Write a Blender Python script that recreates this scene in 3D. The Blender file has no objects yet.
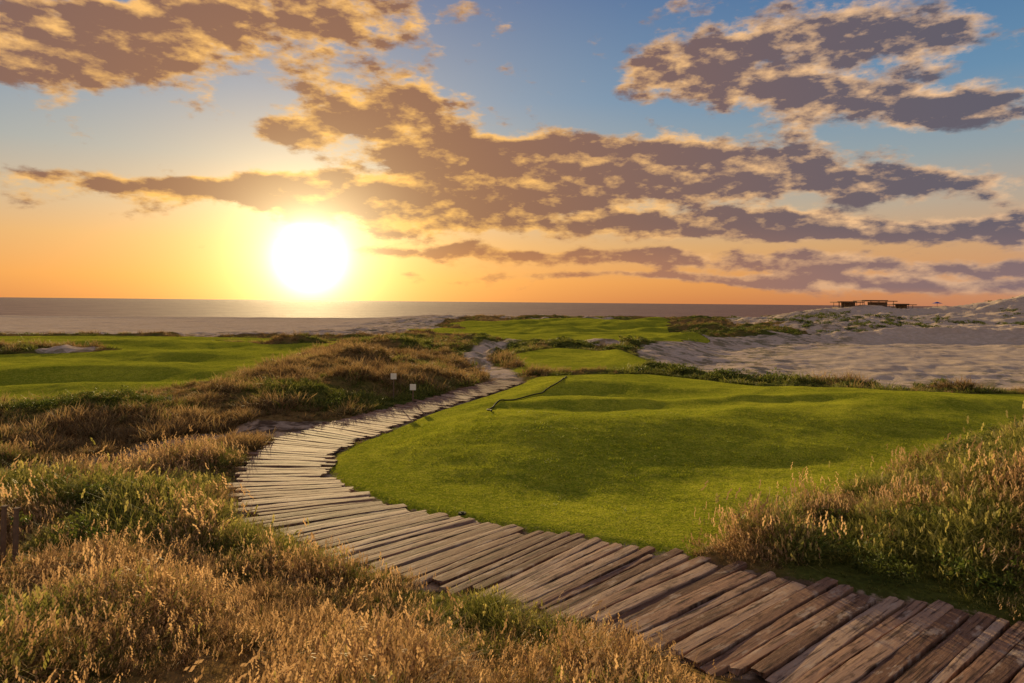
import bpy, math, random
import numpy as np
from mathutils import Vector
rng=np.random.default_rng(7); random.seed(7)
scene=bpy.context.scene
scene.view_settings.view_transform='Standard'; scene.view_settings.look='None'
scene.view_settings.exposure=0

# ---------------------------------------------------------------- noise
LAT=[rng.random((256,256)) for _ in range(12)]
def vn(x,y,k):
    L=LAT[k%12]; xi=np.floor(x).astype(int); yi=np.floor(y).astype(int)
    fx=x-xi; fy=y-yi; fx=fx*fx*(3-2*fx); fy=fy*fy*(3-2*fy)
    a=L[xi&255,yi&255]; b=L[(xi+1)&255,yi&255]; c=L[xi&255,(yi+1)&255]; d=L[(xi+1)&255,(yi+1)&255]
    return (a*(1-fx)+b*fx)*(1-fy)+(c*(1-fx)+d*fx)*fy
def fbm(x,y,s,o=4,k=0):
    r=0;a=.5;t=0
    for i in range(o):
        r=r+a*vn(x*s+13.7*i,y*s+7.1*i,k+i); t+=a; a*=.5; s*=2.03
    return r/t-.5
def ss(a,b,x):
    t=np.clip((x-a)/(b-a),0,1); return t*t*(3-2*t)
def g(x,y,cx,cy,rx,ry,rot=0):
    c,s=math.cos(rot),math.sin(rot); dx=x-cx; dy=y-cy
    u=(dx*c+dy*s)/rx; v=(-dx*s+dy*c)/ry
    return np.exp(-(u*u+v*v))
def swell(x,y,cx,cy,rx,rf,rb,rot=0):      # steeper near face, long back slope
    c,s=math.cos(rot),math.sin(rot); dx=x-cx; dy=y-cy
    u=(dx*c+dy*s)/rx; v=(-dx*s+dy*c); v=np.where(v<0,v/rf,v/rb)
    return np.exp(-(u*u+v*v))
def segd(x,y,ax,ay,bx,by):
    vx,vy=bx-ax,by-ay; t=np.clip(((x-ax)*vx+(y-ay)*vy)/(vx*vx+vy*vy),0,1)
    return np.hypot(x-ax-t*vx,y-ay-t*vy),t
def polysd(x,y,P):            # >0 inside
    d=np.full(x.shape,1e9); ins=np.zeros(x.shape,bool); n=len(P)
    for i in range(n):
        ax,ay=P[i];bx,by=P[(i+1)%n]
        dd,_=segd(x,y,ax,ay,bx,by); d=np.minimum(d,dd)
        if ay!=by:
            ins^=((ay>y)!=(by>y))&(x<(bx-ax)*(y-ay)/(by-ay)+ax)
    return np.where(ins,d,-d)
def catmull(P,n=10,closed=False):
    P=[np.array(p,float) for p in P]; out=[]; N=len(P)
    for i in range(N if closed else N-1):
        if closed: a,b,c,d=P[i-1],P[i],P[(i+1)%N],P[(i+2)%N]
        else: a,b,c,d=P[max(i-1,0)],P[i],P[i+1],P[min(i+2,N-1)]
        for j in range(n):
            t=j/n
            out.append(.5*((2*b)+(-a+c)*t+(2*a-5*b+4*c-d)*t*t+(-a+3*b-3*c+d)*t**3))
    if not closed: out.append(P[-1])
    return np.array(out)

# ---------------------------------------------------------------- layout (metres; viewer stands near the origin, looking +Y)
PATH=catmull([(11,2.6,3.6),(7.6,5.6,3.6),(5.5,7.2,3.5),(3.5,8.6,3.2),(1.5,9.9,2.95),(-1.0,11.1,2.8),(-3.0,12.4,2.6),(-4.4,14.0,2.3),
              (-5.2,15.7,2.1),(-5.6,17.4,2.1),(-5.6,19.3,2.4),(-4.9,21.6,2.4),(-3.7,25.2,1.9),(-1.7,30.2,1.8),(-.2,34.5,1.8)],8)
TRACK=catmull([(-.2,34.5,1.6),(-.6,39,1.7),(-2.0,45,1.7),(-2.6,52,2.0),(-1.5,62,2.2),(1,74,2.6)],6)
SIDE=catmull([(-5.4,20.6,2.8),(-7.2,21.2,2.4),(-8.8,20.4,1.3),(-10.0,17.6,.9),(-12.0,15.3,.8),(-15,13.2,.8)],6)
def pathd(x,y,C):             # >0 inside
    best=np.full(x.shape,-1e9)
    for i in range(len(C)-1):
        dd,t=segd(x,y,C[i][0],C[i][1],C[i+1][0],C[i+1][1])
        w=(C[i][2]*(1-t)+C[i+1][2]*t)/2
        best=np.maximum(best,w-dd)
    return best
cl=lambda P:[tuple(p) for p in catmull(P,4,True)]
GREEN=cl([(5.4,8.4),(2.9,10.5),(4.5,12.2),(7,14.2),(11,17.4),(17,22.4),(24,27),(24,30.5),(17,30.5),(13,32),(10,36),(7.6,38.6),(2.8,37.5),
          (.6,34.4),(-1,30.5),(-3,25),(-4.1,20.4),(-4.6,17.6),(-4.3,15.8),(-3.2,14.2),(-1,12.3),(1.5,11.2),(2.6,9.6)])
FAIR_L=cl([(-30,26.5),(-20,26.5),(-15.5,29),(-14,36),(-14.5,48),(-17,66),(-30,74),(-48,76),(-62,62),(-50,45)])
FAIR_M=cl([(-.2,38.5),(.8,44),(.2,52),(4,60),(8,55),(9.2,47),(7.5,41.5),(3,40)])
FAIR_F=cl([(0,68),(10,72),(20,82),(28,100),(34,140),(18,160),(-10,150),(-13,110),(-8,85)])
BUNK=cl([(9.3,47),(11,41),(14.5,37),(19,34),(26,33),(36,37),(54,48),(72,66),(80,92),(60,104),(40,98),(24,88),(13,66),(10,56)])

def fields(x,y):
    dp=pathd(x,y,PATH)
    dt=np.maximum(pathd(x,y,TRACK),pathd(x,y,SIDE))
    ff=polysd(x,y,FAIR_F)+fbm(x,y,.07,3,1)*16-1
    fl=np.minimum(polysd(x,y,FAIR_L),8*(np.hypot((x+36)/7.5,(y-50)/3.6)-1)+fbm(x,y,.3,2,4)*4)
    fl=np.minimum(fl,6*(np.hypot((x+21)/5,(y-60)/2.6)-1)+fbm(x,y,.3,2,4)*4)
    tf=np.maximum.reduce([polysd(x,y,GREEN),fl,polysd(x,y,FAIR_M),ff])
    bk=polysd(x,y,BUNK)
    n=fbm(x,y,.05,4,3)*14
    farL=np.minimum(y-76,-x*1.0-12)+n*1.1-1
    farR=np.minimum(y-78, x-.30*y-6)+n*2.6-4
    blow=(fbm(x,y,.12,3,6)-.24)*30-2*(y<24)
    sand=np.maximum.reduce([bk+fbm(x,y,.3,3,2)*1.5,farL,farR,np.minimum(blow,2)])
    sand=np.where(tf>-.3,np.minimum(sand,-.3-tf),sand)
    sand=np.maximum(sand,dt)
    return dp,tf,sand,bk
def height(x,y,F=None):
    if F is None: F=fields(x,y)
    dp,tf,sand,bk=F
    z=np.zeros(x.shape)
    # foreground dune the viewer stands on
    z+=2.1*g(x,y,-2.2,-.5,6.5,5.2)
    z+=.65*g(x,y,-8.5,8.5,4.5,2.8)+.5*g(x,y,-11.3,13.2,3.8,1.3,-.1)+.2*g(x,y,-6.8,12.8,1.0,1.4)
    z+=.42*g(x,y,-16.5,22.8,5.5,1.8)
    # right rough mound
    z+=1.3*g(x,y,11.7,12.6,4.2,2.6,.4)+1.1*g(x,y,16,16.5,4.5,3,.6)
    # central golden ridge
    d,_=segd(x,y,-8.6,28,-11.5,62); z+=.78*np.exp(-(d/3.6)**2)
    z+=.3*g(x,y,-4.0,37,2.2,7)
    # putting green swells
    z+=.50*swell(x,y,-.4,19.8,3.0,2.6,3.5,.05)+.50*swell(x,y,6.5,21.6,5.0,2.9,3.4,.12)+.62*swell(x,y,16,25.2,7,2.8,3,.3)
    z+=.10*swell(x,y,1.5,16.4,3.4,1.1,2.2,.12)+.14*swell(x,y,7.0,18.4,3.5,1.0,2.0,.15)+.14*swell(x,y,12,21.5,3.5,1.0,2,.25)
    z+=.42*swell(x,y,4,30.5,6.5,2.4,3)+.3*g(x,y,13,29,5,1.6)
    z+=.38*swell(x,y,1.5,25.0,4.5,.9,2.6,.08)+.34*swell(x,y,10,26.0,4.5,.8,2.6,.15)+.28*swell(x,y,2.5,34,4,1.1,2)
    # left fairway rolls
    z+=.5*swell(x,y,-23,37,8,2.2,4,.15)+.4*swell(x,y,-19,31,5,1.8,3,.1)+.5*swell(x,y,-30,56,12,3,5,.1)+.4*swell(x,y,-22,47,6,2,4,-.1)-.5*g(x,y,-24,33,9,3)
    z+=.5*g(x,y,-36,50,6,2.6)+.4*g(x,y,-21,60,4,2)
    # natural lumps
    nat=ss(.4,-2.2,tf)*ss(.2,-1.8,dp)
    lump=fbm(x,y,.22,4,1)*1.05+fbm(x,y,.8,3,5)*.46
    far=ss(62,120,y); rt=ss(30,110,x); lf=ss(-5,-50,x)
    z+=nat*lump*(.85+.006*np.clip(y,0,100))*np.where(bk>0,.45,1)*(1-.8*lf*far)*(1+.35*ss(28,40,y)*ss(66,50,y))
    z+=(1-nat)*fbm(x,y,.12,2,2)*.35*ss(0,2.,tf)*ss(0,6,np.abs(tf))
    z+=ss(0,2,tf)*(.28*fbm(x,y,.35,2,8)+.06*fbm(x,y,1.4,2,3))
    # bunker
    z-=1.2*ss(-.3,7,bk)
    z+=.3*np.exp(-((bk+1.2)/1.1)**2)*ss(26,36,y)
    # far dunes
    z+=far*(fbm(x,y,.03,4,9)*(3.2-2.8*lf+1.8*rt)+fbm(x,y,.011,2,4)*2*(1-lf))
    z+=8.0*g(x,y,166,200,38,22)+1.9*g(x,y,104,205,30,12)*ss(60,90,x)+1.9*g(x,y,95,140,40,14)+2.4*g(x,y,130,165,30,10)
    z+=.9*g(x,y,10,150,40,14)-far*.3
    z-=far*lf*1.3
    z+=far*ss(-20,10,x)*ss(60,30,x)*fbm(x,y,.09,3,7)*2.8
    # flatten the boardwalk bed
    k=ss(-2.6,.1,dp); z=z*(1-k)
    z-=.075*ss(-.35,.1,dp)
    # shore
    coast=232+18*np.sin(x*.013)+10*fbm(x,y*0,.03,3,2)
    z=z*(1-ss(coast-25,coast,y))-15*ss(coast-20,coast+45,y)
    return z

# ---------------------------------------------------------------- node helpers
def mat(name):
    m=bpy.data.materials.new(name); m.use_nodes=True; nt=m.node_tree
    b=nt.nodes['Principled BSDF']; b.inputs['Roughness'].default_value=.85
    b.inputs['Specular IOR Level'].default_value=.1
    return m,nt,b
class NB:
    def __init__(s,nt): s.nt=nt
    def n(s,t,**k):
        nd=s.nt.nodes.new(t)
        for a,v in k.items(): setattr(nd,a,v)
        return nd
    def _in(s,sock,v):
        if v is None: return
        if isinstance(v,bpy.types.NodeSocket): s.nt.links.new(v,sock)
        else: sock.default_value=v
    def m(s,op,a,b=None,c=None,clamp=False):
        nd=s.n('ShaderNodeMath',operation=op,use_clamp=clamp)
        for i,v in enumerate((a,b,c)): s._in(nd.inputs[i],v)
        return nd.outputs[0]
    def vm(s,op,a,b=None,scale=None,c=None):
        nd=s.n('ShaderNodeVectorMath',operation=op); s._in(nd.inputs[0],a); s._in(nd.inputs[1],b); s._in(nd.inputs[2],c)
        if scale is not None: s._in(nd.inputs['Scale'],scale)
        return nd.outputs['Value'] if op in('DOT_PRODUCT','LENGTH') else nd.outputs[0]
    def noise(s,vec,scale,detail=4,rough=.55,col=False,dist=0):
        nd=s.n('ShaderNodeTexNoise'); s._in(nd.inputs['Vector'],vec)
        nd.inputs['Scale'].default_value=scale; nd.inputs['Detail'].default_value=detail
        nd.inputs['Roughness'].default_value=rough; nd.inputs['Distortion'].default_value=dist
        return nd.outputs['Color' if col else 'Fac']
    def mix(s,f,a,b,mode='MIX'):
        nd=s.n('ShaderNodeMix',data_type='RGBA',blend_type=mode)
        s._in(nd.inputs[0],f); s._in(nd.inputs[6],a if isinstance(a,bpy.types.NodeSocket) else (*a,1)); s._in(nd.inputs[7],b if isinstance(b,bpy.types.NodeSocket) else (*b,1))
        return nd.outputs[2]
    def ramp(s,f,pts):
        nd=s.n('ShaderNodeValToRGB'); e=nd.color_ramp.elements
        while len(e)<len(pts): e.new(.5)
        for i,(p,c) in enumerate(pts): e[i].position=p; e[i].color=(*c,1)
        s._in(nd.inputs[0],f); return nd.outputs[0]
    def sm(s,f,a,b,lo=0,hi=1):
        nd=s.n('ShaderNodeMapRange',interpolation_type='SMOOTHSTEP')
        s._in(nd.inputs[0],f)
        for i,v in zip((1,2,3,4),(a,b,lo,hi)): nd.inputs[i].default_value=v
        return nd.outputs[0]
    def attr(s,name,typ='GEOMETRY'):
        return s.n('ShaderNodeAttribute',attribute_name=name,attribute_type=typ)
def mesh_obj(name,V,Fc,mats=(),attrs=None,smooth=True,link=True):
    me=bpy.data.meshes.new(name)
    V=np.asarray(V,np.float32); Fc=np.asarray(Fc,np.int32)
    me.vertices.add(len(V)); me.vertices.foreach_set('co',V.ravel())
    k=Fc.shape[1]; me.loops.add(Fc.size); me.loops.foreach_set('vertex_index',Fc.ravel())
    me.polygons.add(len(Fc)); me.polygons.foreach_set('loop_start',np.arange(len(Fc),dtype=np.int32)*k)
    me.polygons.foreach_set('loop_total',np.full(len(Fc),k,np.int32))
    if attrs:
        for a,v in attrs.items():
            at=me.attributes.new(a,'FLOAT','POINT'); at.data.foreach_set('value',np.asarray(v,np.float32).ravel())
    me.update(calc_edges=True); me.validate()
    me.polygons.foreach_set('use_smooth',np.full(len(me.polygons),smooth,bool))
    for m in mats: me.materials.append(m)
    ob=bpy.data.objects.new(name,me)
    if link: scene.collection.objects.link(ob)
    return ob

# ---------------------------------------------------------------- terrain
NR,NC=820,760
r=np.geomspace(2.0,420,NR); u=np.linspace(-1.5,1.5,NC)
u=np.sign(u)*np.abs(u/1.5)**1.25*1.5
U,R=np.meshgrid(u,r)
X=U*(R+4); Y=R-4.5
F=fields(X,Y); Z=height(X,Y,F)
idx=np.arange(NR*NC).reshape(NR,NC)
Q=np.stack([idx[:-1,:-1],idx[:-1,1:],idx[1:,1:],idx[1:,:-1]],-1).reshape(-1,4)
def greenness(x,y):
    v=.52+fbm(x,y,.35,3,10)*1.6+fbm(x,y,.09,2,7)*.7
    v=v+.45*g(x,y,-10.5,12.5,6,3.4)+.2*g(x,y,10,12,6,4)-.38*g(x,y,0,6.8,5,2.2)+.15*g(x,y,-6,7.5,4,3)-.30*g(x,y,-10,38,5,16)-.2*g(x,y,-14,22,7,4)
    v=v+.25*ss(34,44,y)*ss(-2,4,x)-.3*ss(70,110,y)
    return v
m_ter,nt,b=mat('dune_ground'); N=NB(nt); b.inputs['Specular IOR Level'].default_value=0; b.inputs['Roughness'].default_value=1
pos=N.n('ShaderNodeNewGeometry').outputs['Position']
aT=N.attr('turf').outputs['Fac']; aS=N.attr('sand').outputs['Fac']; aP=N.attr('path').outputs['Fac']; aG=N.attr('grn').outputs['Fac']
n1=N.noise(pos,1.6,4,.6); n2=N.noise(pos,8,3,.65); n3=N.noise(pos,26,2,.7); n0=N.noise(pos,.22,2,.5); nf=N.noise(pos,.6,5,.7)
nat=N.mix(N.sm(N.m('ADD',aG,N.m('MULTIPLY',N.m('SUBTRACT',nf,.5),1.6)),.1,.8),(.24,.145,.05),(.09,.10,.02))
nat=N.mix(N.sm(n2,.35,.65),N.mix(.5,nat,(.03,.03,.01)),nat)
turf=N.mix(N.sm(n0,.35,.65),(.27,.29,.018),(.44,.43,.03))
turf=N.mix(N.sm(n1,.38,.66,0,.6),turf,(.18,.215,.016))
turf=N.mix(N.sm(n2,.45,.62,0,.5),turf,(.54,.48,.06))
turf=N.mix(N.sm(n3,.45,.60,0,.65),turf,(.08,.11,.010))
edge=N.m('ADD',aT,N.m('MULTIPLY',N.m('SUBTRACT',n2,.5),.5))
sandc=N.mix(N.sm(n1,.3,.7),(.50,.385,.275),(.64,.50,.375)); sandc=N.mix(N.sm(n2,.45,.65,0,.35),sandc,(.34,.25,.17))
sandc=N.mix(N.sm(n0,.45,.7,0,.35),sandc,(.42,.30,.20))
veg=N.m('MULTIPLY',N.sm(nf,.48,.58),N.sm(aS,20,8))
col=N.mix(N.sm(edge,-.08,.08),nat,turf)
col=N.mix(N.sm(N.m('ADD',aS,N.m('MULTIPLY',N.m('SUBTRACT',nf,.5),1.5)),-.15,.25),col,N.mix(N.m('MULTIPLY',veg,.65),sandc,nat))
bed=N.mix(N.sm(n1,.44,.60),(.09,.06,.038),(.48,.35,.24)); bed=N.mix(N.sm(n2,.35,.65,0,.4),bed,(.20,.12,.07))
col=N.mix(N.sm(N.m('ADD',aP,N.m('MULTIPLY',N.m('SUBTRACT',n2,.5),.7)),-.12,.05),col,bed)
nt.links.new(col,b.inputs['Base Color'])
hgt=N.m('ADD',N.m('MULTIPLY',n3,.45),N.m('MULTIPLY',n2,.6))
bmp=N.n('ShaderNodeBump'); bmp.inputs['Strength'].default_value=.6; bmp.inputs['Distance'].default_value=.07
nt.links.new(hgt,bmp.inputs['Height']); nt.links.new(bmp.outputs[0],b.inputs['Normal'])
terrain=mesh_obj('dune_terrain',np.stack([X,Y,Z],-1).reshape(-1,3),Q,[m_ter],
    {'turf':F[1],'sand':F[2],'path':np.maximum(F[0],pathd(X,Y,SIDE)),'grn':greenness(X,Y)})

# ---------------------------------------------------------------- sea
m_sea,nt,b=mat('sea_water'); N=NB(nt)
b.inputs['Roughness'].default_value=.8; b.inputs['Specular IOR Level'].default_value=.02
pos=N.n('ShaderNodeNewGeometry').outputs['Position']
mp=N.n('ShaderNodeMapping'); mp.inputs['Scale'].default_value=(.012,.05,1); nt.links.new(pos,mp.inputs[0])
nn=N.noise(mp.outputs[0],1,6,.7)
bmp=N.n('ShaderNodeBump'); bmp.inputs['Strength'].default_value=1; bmp.inputs['Distance'].default_value=3
nt.links.new(nn,bmp.inputs['Height']); nt.links.new(bmp.outputs[0],b.inputs['Normal'])
nt.links.new(N.mix(N.sm(nn,.4,.65),(.17,.10,.10),(.27,.17,.155)),b.inputs['Base Color'])
mesh_obj('sea',[(-40000,150,-9),(40000,150,-9),(40000,42000,-9),(-40000,42000,-9)],[(0,1,2,3)],[m_sea])

# ---------------------------------------------------------------- boardwalk
m_wood,nt,b=mat('weathered_wood'); N=NB(nt)
uvn=N.n('ShaderNodeCombineXYZ'); nt.links.new(N.attr('pu').outputs['Fac'],uvn.inputs[0]); nt.links.new(N.attr('pv').outputs['Fac'],uvn.inputs[1]); nt.links.new(N.attr('pid').outputs['Fac'],uvn.inputs[2])
mp=N.n('ShaderNodeMapping'); mp.inputs['Scale'].default_value=(1.2,22,7.3); nt.links.new(uvn.outputs[0],mp.inputs[0])
gr=N.noise(mp.outputs[0],1,5,.65)
mp2=N.n('ShaderNodeMapping'); mp2.inputs['Scale'].default_value=(2.2,6,3.1); nt.links.new(uvn.outputs[0],mp2.inputs[0])
bl=N.noise(mp2.outputs[0],1,6,.72)
wn=N.n('ShaderNodeTexWhiteNoise',noise_dimensions='1D'); nt.links.new(N.attr('pid').outputs['Fac'],wn.inputs['W'])
c=N.ramp(wn.outputs['Value'],[(0,(.11,.055,.032)),(.3,(.22,.115,.066)),(.7,(.34,.19,.115)),(1,(.44,.29,.19))])
c=N.mix(N.sm(gr,.49,.65,0,.85),c,(.035,.018,.011))
c=N.mix(N.sm(bl,.53,.66,0,.6),c,(.50,.38,.28))
c=N.mix(N.sm(bl,.46,.32,0,.75),c,(.07,.034,.021))
nt.links.new(c,b.inputs['Base Color']); b.inputs['Roughness'].default_value=.8; b.inputs['Specular IOR Level'].default_value=.12
bmp=N.n('ShaderNodeBump'); bmp.inputs['Strength'].default_value=.7; bmp.inputs['Distance'].default_value=-.010
nt.links.new(gr,bmp.inputs['Height']); nt.links.new(bmp.outputs[0],b.inputs['Normal'])
V=[];FF=[];PU=[];PV=[];PI=[]
def plank(cx,cy,dx,dy,L,w,zc,tilt,pid,seg=14):
    nx,ny=-dy,dx
    prof=[(-.5,-.06),(-.5,-.006),(-.47,.002),(-.15,.004),(.15,.004),(.47,.002),(.5,-.006),(.5,-.06)]
    ph=random.random()*50; base=len(V); bow=random.uniform(-.02,.02); taper=random.uniform(-.12,.12)
    for i in range(seg+1):
        t=i/seg-.5
        ew=w*(1+taper*t)+.006*math.sin(ph+t*9)+random.uniform(-.008,.006)
        if i in(0,seg): ew*=.93
        e1=random.uniform(-.006,.006) ; off=bow*(1-4*t*t)
        zz=zc+tilt*t*L*.5+.004*math.sin(ph*3+t*7)
        for (a,h) in prof:
            s=t*L+(random.uniform(-.045,.045) if i in (0,seg) else 0); q=a*ew+off+(e1 if abs(a)>.4 else 0)
            hh=h+(random.uniform(-.0015,.001) if h>-.05 else 0)
            V.append((cx+dx*s+nx*q,cy+dy*s+ny*q,zz+hh)); PU.append(s); PV.append(a*ew); PI.append(pid)
    P=len(prof)
    for i in range(seg):
        for j in range(P):
            a=base+i*P+j; bb=base+i*P+(j+1)%P; FF.append((a,bb,bb+P,a+P))
    for i0 in(0,seg):
        o=base+i0*P
        for j in range(3): 
            q=(o+j,o+j+1,o+6-j,o+7-j); FF.append(q if i0 else q[::-1])
def lay(C,skew,s0=0,s1=1e9,step=.225):
    seg=np.hypot(np.diff(C[:,0]),np.diff(C[:,1])); S=np.concatenate([[0],np.cumsum(seg)])
    s=s0; k=0
    while s<min(S[-1],s1):
        w=step*random.uniform(.65,1.35)
        sc=s+w/2
        x=np.interp(sc,S,C[:,0]);y=np.interp(sc,S,C[:,1]);W=np.interp(sc,S,C[:,2])
        x2=np.interp(sc+.6,S,C[:,0]);y2=np.interp(sc+.6,S,C[:,1]);x1=np.interp(sc-.6,S,C[:,0]);y1=np.interp(sc-.6,S,C[:,1])
        tx,ty=x2-x1,y2-y1; l=math.hypot(tx,ty)+1e-9; tx/=l;ty/=l
        dx,dy=ty,-tx          # to the right of travel
        a=skew+random.uniform(-.016,.016); ca,sa=math.cos(a),math.sin(a); dx,dy=dx*ca-dy*sa,dx*sa+dy*ca
        L=W/math.cos(skew)+random.uniform(-.45,.25); o=random.uniform(-.12,.12)
        near=y<16
        plank(x+dx*o,y+dy*o,dx,dy,L,(w-random.uniform(.016,.042))*math.cos(skew),random.uniform(-.012,.012)+.010,random.uniform(-.008,.008),k*1.37+len(C),16 if near else 7)
        s+=w; k+=1
lay(PATH,-.27)
mesh_obj('boardwalk',V,FF,[m_wood],{'pu':PU,'pv':PV,'pid':PI},smooth=False)

# ---------------------------------------------------------------- vegetation prototypes
def leafmat(name,ramp_root,ramp_tip,var,trans=.45):
    m,nt,b=mat(name); N=NB(nt)
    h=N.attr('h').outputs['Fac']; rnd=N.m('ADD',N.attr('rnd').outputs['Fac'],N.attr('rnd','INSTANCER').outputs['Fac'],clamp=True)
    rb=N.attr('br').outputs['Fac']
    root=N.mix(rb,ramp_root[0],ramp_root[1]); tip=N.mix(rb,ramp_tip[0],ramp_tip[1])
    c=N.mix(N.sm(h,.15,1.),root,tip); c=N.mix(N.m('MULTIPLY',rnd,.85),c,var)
    nt.links.new(c,b.inputs['Base Color']); b.inputs['Roughness'].default_value=.6
    tr=N.n('ShaderNodeBsdfTranslucent'); nt.links.new(c,tr.inputs[0])
    mx=N.n('ShaderNodeMixShader'); mx.inputs[0].default_value=trans
    nt.links.new(b.outputs[0],mx.inputs[1]); nt.links.new(tr.outputs[0],mx.inputs[2])
    nt.links.new(mx.outputs[0],nt.nodes['Material Output'].inputs[0]); return m
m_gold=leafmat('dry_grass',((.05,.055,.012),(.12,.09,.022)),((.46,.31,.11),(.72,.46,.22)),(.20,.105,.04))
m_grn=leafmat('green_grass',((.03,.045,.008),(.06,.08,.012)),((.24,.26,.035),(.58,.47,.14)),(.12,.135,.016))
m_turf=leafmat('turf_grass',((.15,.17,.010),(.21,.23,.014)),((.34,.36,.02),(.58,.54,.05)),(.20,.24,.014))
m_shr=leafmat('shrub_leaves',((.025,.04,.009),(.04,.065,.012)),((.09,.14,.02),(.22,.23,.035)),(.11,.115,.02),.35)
def tuft(name,nb,rad,h0,h1,w,lean,m,seed=0,seeds=0,segs=4):
    R=random.Random(seed); V=[];Fc=[];H=[];B=[]
    wa=R.uniform(0,6.28)
    for i in range(nb):
        a=R.uniform(0,6.283); rr=rad*math.sqrt(R.random()); x0,y0=rr*math.cos(a),rr*math.sin(a)
        la=a+R.uniform(-1.2,1.2) if i%3 else wa; ln=R.uniform(.2,1.1)*lean; hh=h0+(h1-h0)*R.random()**1.5; fa=R.uniform(0,3.14); br=R.random()
        px,py=math.cos(fa),math.sin(fa); o=len(V)
        for s in range(segs+1):
            t=s/segs; ww=w*(1-t**1.6*.85)*.5; bend=ln*t**2*hh
            cx,cy,cz=x0+math.cos(la)*bend,y0+math.sin(la)*bend,hh*(t-.35*ln*t*t)-.02
            V+= [(cx-px*ww,cy-py*ww,cz),(cx+px*ww,cy+py*ww,cz)]; H+=[t,t]; B+=[br,br]
        for s in range(segs): q=o+2*s; Fc.append((q,q+1,q+3,q+2))
        if R.random()<seeds:   # feathery seed head
            for k in range(5):
                d=R.uniform(-1,1)*.012; e=R.uniform(-1,1)*.012; zz=cz-k*hh*.05+.01; o=len(V); sz=w*1.1
                V+=[(cx+d-sz,cy+e,zz),(cx+d,cy+e+sz*.6,zz-sz*1.8),(cx+d+sz,cy+e,zz),(cx+d,cy+e-sz*.6,zz+sz*2.4)]
                H+=[1]*4; B+=[1]*4; Fc.append((o,o+1,o+2,o+3))
    return mesh_obj(name,V,Fc,[m],{'h':H,'br':B},link=False)
def shrub(name,seed,nl,leaf,m):
    R=random.Random(seed); V=[];Fc=[];H=[];B=[]
    lobes=[(R.gauss(0,.28),R.gauss(0,.28),R.uniform(.10,.30),R.uniform(.14,.26)) for _ in range(9)]
    for i in range(nl):
        lx,ly,lz,lr=R.choice(lobes); th=R.uniform(0,6.28); cz=R.uniform(-.6,1); s=math.sqrt(1-cz*cz); q=lr*R.uniform(.55,1.12)
        c=Vector((lx+q*s*math.cos(th),ly+q*s*math.sin(th),max(.0,lz+q*cz*.8)))
        a=Vector((R.gauss(0,1),R.gauss(0,1),R.gauss(.6,.8))).normalized(); bb=a.cross(Vector((R.gauss(0,1),R.gauss(0,1),R.gauss(0,1)))).normalized()
        l=leaf*R.uniform(.6,1.3); o=len(V); V+=[tuple(c-a*l),tuple(c+bb*l*.35),tuple(c+a*l),tuple(c-bb*l*.35)]
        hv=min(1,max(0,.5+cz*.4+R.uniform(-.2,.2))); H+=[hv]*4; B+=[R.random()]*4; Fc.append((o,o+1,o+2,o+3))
    for k in range(10):       # stems
        lx,ly,lz,_=R.choice(lobes); o=len(V); V+=[(-.006,0,-.05),(.006,0,-.05),(lx+.003,ly,lz+.1),(lx-.003,ly,lz+.1)]; H+=[0]*4;B+=[0]*4; Fc.append((o,o+1,o+2,o+3))
    return mesh_obj(name,V,Fc,[m],{'h':H,'br':B},link=False)
def coll(name,obs):
    c=bpy.data.collections.new(name)
    for o in obs: c.objects.link(o)
    return c
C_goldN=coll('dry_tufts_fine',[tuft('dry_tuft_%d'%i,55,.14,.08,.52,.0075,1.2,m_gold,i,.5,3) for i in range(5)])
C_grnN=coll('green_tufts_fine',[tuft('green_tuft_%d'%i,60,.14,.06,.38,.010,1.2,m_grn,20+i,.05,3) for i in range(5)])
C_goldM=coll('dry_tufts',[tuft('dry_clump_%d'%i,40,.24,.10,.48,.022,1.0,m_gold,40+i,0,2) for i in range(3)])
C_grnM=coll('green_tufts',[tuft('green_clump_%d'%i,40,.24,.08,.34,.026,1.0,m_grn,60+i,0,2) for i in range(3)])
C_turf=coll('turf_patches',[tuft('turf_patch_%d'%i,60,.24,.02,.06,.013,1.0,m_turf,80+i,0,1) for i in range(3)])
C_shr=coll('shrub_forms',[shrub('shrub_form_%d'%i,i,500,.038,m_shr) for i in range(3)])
C_shrF=coll('shrub_forms_coarse',[shrub('shrub_coarse_%d'%i,10+i,180,.08,m_shr) for i in range(3)])

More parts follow.
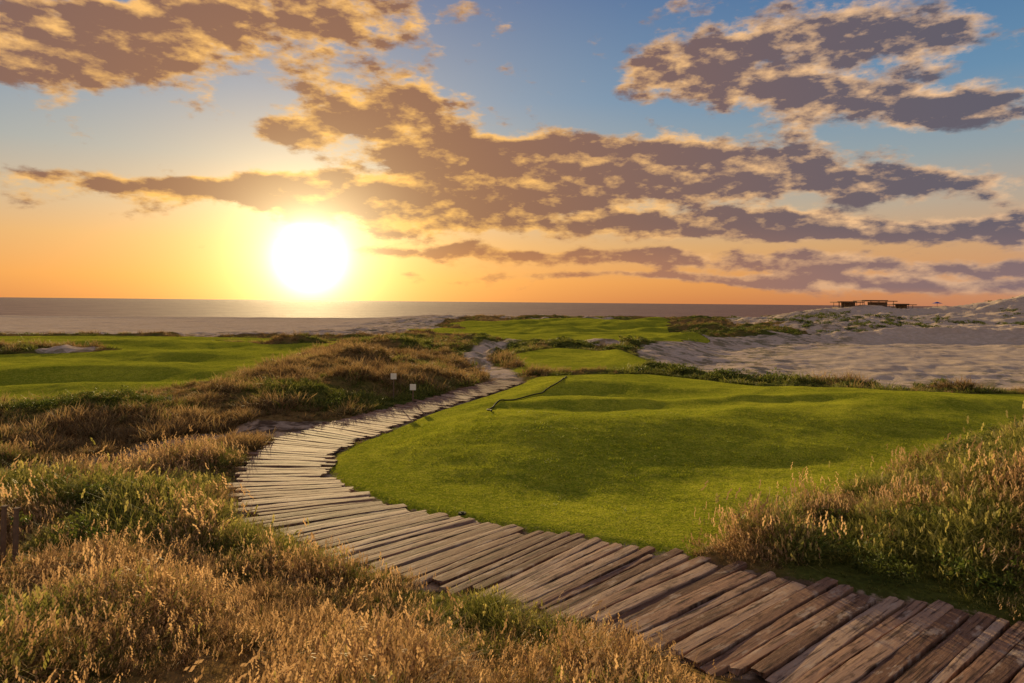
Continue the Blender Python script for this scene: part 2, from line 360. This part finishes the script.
def scatter(name,x,y,sc,c,dz=0.,tilt=.15,realize=False):
    z=height(x,y)+dz; n=len(x)
    me=bpy.data.meshes.new(name); me.vertices.add(n); me.vertices.foreach_set('co',np.stack([x,y,z],-1).astype(np.float32).ravel())
    a=me.attributes.new('sc','FLOAT','POINT'); a.data.foreach_set('value',sc.astype(np.float32))
    a=me.attributes.new('rnd','FLOAT','POINT'); a.data.foreach_set('value',rng.random(n).astype(np.float32))
    a=me.attributes.new('rot','FLOAT_VECTOR','POINT'); rt=np.stack([rng.normal(0,tilt,n),rng.normal(0,tilt,n),rng.uniform(0,6.283,n)],-1); a.data.foreach_set('vector',rt.astype(np.float32).ravel())
    ob=bpy.data.objects.new(name,me); scene.collection.objects.link(ob)
    ng=bpy.data.node_groups.new(name+'_nodes','GeometryNodeTree')
    ng.interface.new_socket('Geometry',in_out='INPUT',socket_type='NodeSocketGeometry'); ng.interface.new_socket('Geometry',in_out='OUTPUT',socket_type='NodeSocketGeometry')
    gi=ng.nodes.new('NodeGroupInput'); go=ng.nodes.new('NodeGroupOutput'); ip=ng.nodes.new('GeometryNodeInstanceOnPoints'); ci=ng.nodes.new('GeometryNodeCollectionInfo')
    ci.inputs['Collection'].default_value=c; ci.inputs['Separate Children'].default_value=True; ci.inputs['Reset Children'].default_value=True
    ip.inputs['Pick Instance'].default_value=True
    na=ng.nodes.new('GeometryNodeInputNamedAttribute'); na.data_type='FLOAT'; na.inputs[0].default_value='sc'
    nr=ng.nodes.new('GeometryNodeInputNamedAttribute'); nr.data_type='FLOAT_VECTOR'; nr.inputs[0].default_value='rot'
    L=ng.links.new; L(gi.outputs[0],ip.inputs['Points']); L(ci.outputs[0],ip.inputs['Instance']); L(na.outputs['Attribute'],ip.inputs['Scale']); L(nr.outputs['Attribute'],ip.inputs['Rotation'])
    if realize:
        rz=ng.nodes.new('GeometryNodeRealizeInstances'); L(ip.outputs[0],rz.inputs[0]); L(rz.outputs[0],go.inputs[0])
    else: L(ip.outputs[0],go.inputs[0])
    md=ob.modifiers.new('scatter','NODES'); md.node_group=ng
    print(name,n); return ob
def cand(n,y0,y1,umax=.95,mode='area'):
    if mode=='area': q=np.sqrt(rng.uniform((y0+4)**2,(y1+4)**2,n))-4
    else: q=np.exp(rng.uniform(math.log(y0+2),math.log(y1+2),n))-2
    return rng.uniform(-umax,umax,n)*(q+2.5),q
def native(x,y,mt=.05,mp=.05,ms=.2):
    dp,tf,sd,bk=fields(x,y); j=rng.normal(0,.12,len(x))
    return (tf<-mt+j)&(dp<-mp+j*.6)&(sd<-ms+j*3)&(np.hypot(x+6.75,y-9.1)>.38)
# near
x,y=cand(17000,3,17,.85); k=native(x,y); x,y=x[k],y[k]
gv=greenness(x,y)+rng.normal(0,.16,len(x)); hs=np.clip(.95+fbm(x,y,.9,3,2)*3.6,.28,1.8)*np.clip(.72+.04*(y-5),.6,1.)
dpp=pathd(x,y,PATH); hs*=np.clip(.5+(-dpp)*.5,.45,1); hs*=1-.5*g(x,y,-6.5,8.6,.9,.8)
a=gv<.42; scatter('dry_dune_grass',x[a],y[a],hs[a],C_goldN,0,.3,True); scatter('green_dune_grass',x[~a],y[~a],hs[~a],C_grnN,0,.3,True)
# mid
x,y=cand(28000,16,60,.9,'log'); k=native(x,y,.1,.15,.3)&(pathd(x,y,SIDE)<-.1); x,y=x[k],y[k]
gv=greenness(x,y)+rng.normal(0,.16,len(x)); hs=np.clip(.75+fbm(x,y,.7,3,2)*2.6,.3,1.5)*(1+.006*(y-16)); hs*=1-.6*g(x,y,-4.2,26.2,1.1,1.6)
a=gv<.42; scatter('dry_hummock_grass',x[a],y[a],hs[a],C_goldM,0,.25,True); scatter('green_hummock_grass',x[~a],y[~a],hs[~a],C_grnM,0,.25,True)
# far
x,y=cand(15000,58,215,.9,'log'); k=native(x,y,.3,.3,.6); x,y=x[k],y[k]
gv=greenness(x,y)+rng.normal(0,.14,len(x)); hs=np.clip(1.1+fbm(x,y,.1,3,2)*1.8,.5,2)*(1+.003*(y-58))
a=gv<.46; scatter('far_dry_grass',x[a],y[a],hs[a],C_goldM,0,.15,True); scatter('far_green_grass',x[~a],y[~a],hs[~a],C_grnM,0,.15,True)
# turf
x,y=cand(6500,7,22,.85); dp,tf,sd,bk=fields(x,y); k=(tf>-.12)&(dp<.02); x,y=x[k],y[k]; scatter('green_turf',x,y,rng.uniform(.6,1.3,len(x)),C_turf,0,.03,True)
# shrubs
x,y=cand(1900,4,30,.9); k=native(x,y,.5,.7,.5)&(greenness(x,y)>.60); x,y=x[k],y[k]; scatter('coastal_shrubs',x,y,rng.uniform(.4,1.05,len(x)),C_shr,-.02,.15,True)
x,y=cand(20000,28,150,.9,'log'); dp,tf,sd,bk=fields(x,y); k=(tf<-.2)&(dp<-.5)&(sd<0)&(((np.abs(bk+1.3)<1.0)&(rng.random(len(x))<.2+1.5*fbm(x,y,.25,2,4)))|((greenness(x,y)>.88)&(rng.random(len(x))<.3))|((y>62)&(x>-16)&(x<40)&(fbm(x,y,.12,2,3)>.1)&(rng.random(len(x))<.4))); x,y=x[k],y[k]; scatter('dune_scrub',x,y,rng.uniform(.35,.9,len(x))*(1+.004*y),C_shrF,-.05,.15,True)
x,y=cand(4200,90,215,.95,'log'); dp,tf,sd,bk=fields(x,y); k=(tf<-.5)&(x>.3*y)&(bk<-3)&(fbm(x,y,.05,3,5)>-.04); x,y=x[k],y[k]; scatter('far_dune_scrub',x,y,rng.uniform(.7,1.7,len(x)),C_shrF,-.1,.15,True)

# ---------------------------------------------------------------- small objects
def hz(x,y): return float(height(np.array([x]),np.array([y]))[0])
m_post,nt,b=mat('post_wood'); N=NB(nt); tc=N.n('ShaderNodeTexCoord').outputs['Object']
nt.links.new(N.mix(N.noise(tc,14,4),(.10,.06,.035),(.24,.16,.10)),b.inputs['Base Color'])
m_pl,nt,b=mat('sign_plate'); N=NB(nt); tc=N.n('ShaderNodeTexCoord').outputs['Object']
nt.links.new(N.mix(N.noise(tc,9,3),(.75,.68,.50),(.85,.8,.62)),b.inputs['Base Color'])
m_blk,nt,b=mat('rubber_and_ridge_shade'); b.inputs['Base Color'].default_value=(.025,.03,.012,1)  # sprinkler rubber; same dark colour paints the shade strip along the ridge
m_blue,nt,b=mat('blue_canvas'); b.inputs['Base Color'].default_value=(.03,.10,.35,1)
def box(name,sx,sy,sz,loc,m,parent=None,bev=.01):
    import bmesh
    bm=bmesh.new(); bmesh.ops.create_cube(bm,size=1); bmesh.ops.scale(bm,vec=(sx,sy,sz),verts=bm.verts)
    if bev: bmesh.ops.bevel(bm,geom=bm.edges[:],offset=bev,segments=2,affect='EDGES')
    me=bpy.data.meshes.new(name); bm.to_mesh(me); bm.free(); me.materials.append(m)
    o=bpy.data.objects.new(name,me); o.location=loc; scene.collection.objects.link(o)
    if parent: o.parent=parent
    return o
def rod(name,r0,r1,h,loc,m,parent=None):
    import bmesh
    bm=bmesh.new(); bmesh.ops.create_cone(bm,cap_ends=True,segments=12,radius1=r0,radius2=r1,depth=h)
    me=bpy.data.meshes.new(name); bm.to_mesh(me); bm.free(); me.materials.append(m)
    o=bpy.data.objects.new(name,me); o.location=loc; scene.collection.objects.link(o)
    if parent: o.parent=parent
    return o
def empty(name,loc):
    e=bpy.data.objects.new(name,None); e.location=loc; scene.collection.objects.link(e); return e
for (px,py) in [(-6.82,9.2),(-6.62,9.15)]:
    e=empty('wooden_post',(px,py,hz(px,py))); o=rod('post',.035,.03,.85,(0,0,.34),m_post,e); o.rotation_euler=(.04,.05,0); box('cap',.075,.075,.02,(0.02,-.01,.77),m_post,e,.005)
for (px,py,hh) in [(-4.75,27.6,.95),(-3.85,26.8,.7)]:
    e=empty('course_marker_sign',(px,py,hz(px,py))); rod('stake',.03,.025,hh+.1,(0,0,hh/2),m_post,e); box('plate',.24,.03,.24,(0,-.04,hh),m_pl,e); box('foot',.12,.12,.06,(0,0,.02),m_post,e)
e=empty('sprinkler_head',(-.9,12.9,hz(-.9,12.9))); rod('body',.08,.075,.03,(0,0,.012),m_blk,e); rod('nozzle',.03,.025,.02,(0,0,.03),m_blk,e)
rp=catmull([(2.9,36.2),(2.4,31.5),(1.4,28.6),(.3,26.3),(-.5,24.2),(-.75,22.8),(-.6,22)],10)  # dark strip standing in for the shaded ridge line, no real rope
cu=bpy.data.curves.new('green_ridge_shade','CURVE'); cu.dimensions='3D'; cu.bevel_depth=.028
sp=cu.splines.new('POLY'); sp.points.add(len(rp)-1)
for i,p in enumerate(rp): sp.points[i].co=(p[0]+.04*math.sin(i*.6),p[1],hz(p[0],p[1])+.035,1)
cu.materials.append(m_blk); o=bpy.data.objects.new('green_ridge_shade',cu); scene.collection.objects.link(o)
# beach pavilions
m_wall,nt,b=mat('pavilion_wall'); b.inputs['Base Color'].default_value=(.25,.17,.11,1)
m_thatch,nt,b=mat('thatch'); N=NB(nt); tc=N.n('ShaderNodeTexCoord').outputs['Object']
nt.links.new(N.mix(N.noise(tc,3,4),(.07,.045,.03),(.14,.09,.05)),b.inputs['Base Color'])
for bx,by,W,k in [(101,206,7,.62),(110,207,10,.72),(119,209,6,.6)]:
    e=empty('beach_pavilion',(bx,by,hz(bx,by)-.25))
    box('floor',W,4,.3,(0,0,.1),m_wall,e); box('roof',W+1,5,.22,(0,0,2.75*k),m_thatch,e,.05); box('back_wall',W*.6,.2,2.2*k,(W*.15,1.4,.9),m_wall,e); box('roof_ridge',W*.7,2,.2,(0,0,2.75*k+.2),m_thatch,e,.06)
    for i in range(5):
        for s in(-1,1): rod('column_%d_%d'%(i,s+1),.08,.07,2.4*k,(-W/2+.4+i*(W-.8)/4,s*1.8,1.4*k),m_post,e)
e=empty('beach_umbrella',(127,204,hz(127,204)-.3)); rod('pole',.05,.05,1.7,(0,0,.85),m_post,e); rod('canopy',1.4,.1,.5,(0,0,1.6),m_blue,e)

# ---------------------------------------------------------------- sky
S=Vector((-.296,1,.0616)).normalized()
w=bpy.data.worlds.new('World'); scene.world=w; w.use_nodes=True; nt=w.node_tree; N=NB(nt)
bg=nt.nodes['Background']
d=N.n('ShaderNodeTexCoord').outputs['Generated']; d=N.vm('NORMALIZE',d)
sx=N.n('ShaderNodeSeparateXYZ'); nt.links.new(d,sx.inputs[0]); dx,dy,dz=sx.outputs
def L(r_,g_,b_): return tuple(((v/255)/12.92 if v/255<=.04045 else ((v/255+.055)/1.055)**2.4) for v in (r_,g_,b_))
base=N.ramp(N.m('MAXIMUM',dz,0),[(0,L(196,120,74)),(.03,L(216,144,80)),(.08,L(208,160,108)),(.13,L(182,166,144)),(.19,L(142,158,164)),(.28,L(98,138,170)),(.42,L(60,106,154)),(1,L(62,92,140))])
cs=N.vm('DOT_PRODUCT',d,tuple(S)); cs=N.m('MINIMUM',cs,1)
ang=N.m('SQRT',N.m('MAXIMUM',N.m('MULTIPLY',N.m('SUBTRACT',1,cs),2),1e-9))
away=N.sm(ang,.5,1.3)
base=N.mix(N.m('MULTIPLY',away,N.sm(dz,.3,.0,0,.6)),base,L(165,138,135))
base=N.vm('SCALE',base,None,N.sm(dy,.1,-.5,1,1.8))
sk=N.n('ShaderNodeTexSky',sky_type='NISHITA'); sk.sun_disc=False; sk.sun_elevation=math.radians(5); sk.sun_rotation=math.radians(-16.5)
col=N.vm('ADD',base,N.vm('SCALE',sk.outputs[0],None,.006))
g1=N.m('MULTIPLY',N.m('EXPONENT',N.m('DIVIDE',ang,-.20)),.85)
g2=N.m('MULTIPLY',N.m('EXPONENT',N.m('MULTIPLY',N.m('POWER',N.m('DIVIDE',ang,.032),2),-1)),4)
g3=N.m('MULTIPLY',N.m('EXPONENT',N.m('DIVIDE',ang,-.048)),3.6)
def cs_(f,c): 
    nd=N.n('ShaderNodeCombineXYZ'); 
    for i in range(3): nt.links.new(N.m('MULTIPLY',f,c[i]),nd.inputs[i])
    return nd.outputs[0]
glow1=cs_(g1,(1,.52,.07)); glow2=N.vm('ADD',cs_(g2,(1,.92,.75)),cs_(g3,(1,.80,.42)))
# clouds
yy=N.m('MAXIMUM',dy,.12)
uv=N.n('ShaderNodeCombineXYZ'); nt.links.new(N.m('DIVIDE',dx,yy),uv.inputs[0]); nt.links.new(N.m('DIVIDE',dz,yy),uv.inputs[1])
q=N.vm('MULTIPLY',d,(1,1,2.3))
wv=N.vm('SUBTRACT',N.noise(q,6,1,.5,True),(.5,.5,.5)); wv=N.vm('MULTIPLY',wv,(.15,.05,0))
uw=N.vm('ADD',uv.outputs[0],wv)
BL=[(-.60,.378,.28,.062,1.25),(-.31,.425,.18,.030,.9),(-.19,.280,.09,.038,1.05),(-.332,.245,.06,.018,.8),
(-.457,.160,.20,.014,.95),(-.164,.150,.25,.027,1.2),(-.018,.215,.15,.026,.95),(.217,.203,.22,.037,1.2),
(.231,.354,.10,.025,1.0),(.515,.395,.16,.047,1.2),(.378,.310,.17,.023,1.0),(.62,.280,.17,.024,1.0),
(.50,.175,.30,.020,.95),(.568,.113,.34,.016,1.1),(.42,.062,.46,.012,1.1),(.656,.034,.34,.011,1.05),
(-.706,.179,.08,.010,.85),(.2,.115,.30,.012,.85),(-.05,.075,.22,.006,.75),(.25,.036,.30,.005,.8)]
acc=None
for (u0,v0,rx,ry,wt) in BL:
    loc=N.vm('MULTIPLY_ADD',uw,(.78/rx,.78/ry,0),None,(-u0*.78/rx,-v0*.78/ry,0))
    e_=N.m('EXPONENT',N.m('MULTIPLY',N.vm('DOT_PRODUCT',loc,loc),-1))
    acc=N.m('MULTIPLY',e_,wt) if acc is None else N.m('MULTIPLY_ADD',e_,wt,acc)
acc=N.m('MINIMUM',acc,1.2)
acc=N.m('ADD',acc,N.m('MULTIPLY',N.sm(dz,.42,.6),.45)); acc=N.m('ADD',acc,N.m('MULTIPLY',N.sm(dy,.2,-.1),.45))
fine=N.noise(q,36,5,.62)
fa=N.noise(q,12,6,.6)
fb=N.noise(N.vm('ADD',q,(-.010,.0,-.030)),12,4,.55)
den=N.m('ADD',N.m('MULTIPLY_ADD',acc,.80,-.345),N.m('MULTIPLY',N.m('SUBTRACT',fa,.5),2.0))
den=N.m('ADD',den,N.m('MULTIPLY',N.m('SUBTRACT',fine,.5),.55))
alpha=N.sm(den,-.08,.32)
thick=N.sm(den,.02,.74)
shade=N.m('ADD',N.m('MULTIPLY',N.m('SUBTRACT',fb,fa),3.6),N.m('MULTIPLY_ADD',thick,-.74,.60))
shade=N.m('ADD',shade,N.m('MULTIPLY',N.m('SUBTRACT',fine,.5),1.3),clamp=True)
near=N.sm(ang,.95,.1)
darkc=N.mix(near,L(96,92,104),L(144,100,78)); litc=N.mix(near,L(242,196,150),L(255,192,98))
cc=N.mix(shade,darkc,litc)
low=N.sm(dz,.12,.03); cc=N.mix(N.m('MULTIPLY',low,.45),cc,N.mix(near,L(160,126,120),L(235,150,80)))
alpha=N.m('MULTIPLY',alpha,N.sm(dz,.0,.025,0,.97))
col=N.vm('ADD',col,glow1)
col=N.mix(alpha,col,N.vm('ADD',cc,N.vm('SCALE',glow1,None,.3)))
col=N.vm('ADD',col,glow2)
col=N.mix(N.sm(dz,-.0,-.02),col,(.12,.10,.08))
nt.links.new(col,bg.inputs['Color']); bg.inputs['Strength'].default_value=1.0

sun=bpy.data.lights.new('sun','SUN'); sun.energy=7; sun.angle=math.radians(.6); sun.color=(1,.74,.36)
so=bpy.data.objects.new('sun',sun); scene.collection.objects.link(so)
Sl=Vector((-.296,1,math.tan(math.radians(9))*1.04)).normalized()
so.rotation_euler=Sl.to_track_quat('Z','Y').to_euler(); so.location=(-60,200,60)

cam=bpy.data.cameras.new('camera'); cam.sensor_width=36; cam.lens=24.01; cam.shift_y=-.0386; cam.clip_end=100000; cam.clip_start=.1
co=bpy.data.objects.new('camera',cam); scene.collection.objects.link(co); co.location=(0,0,4); co.rotation_euler=(math.pi/2,-math.radians(.55),0)
scene.camera=co
print('ground under viewer',hz(0,0),'pav',hz(104,208))
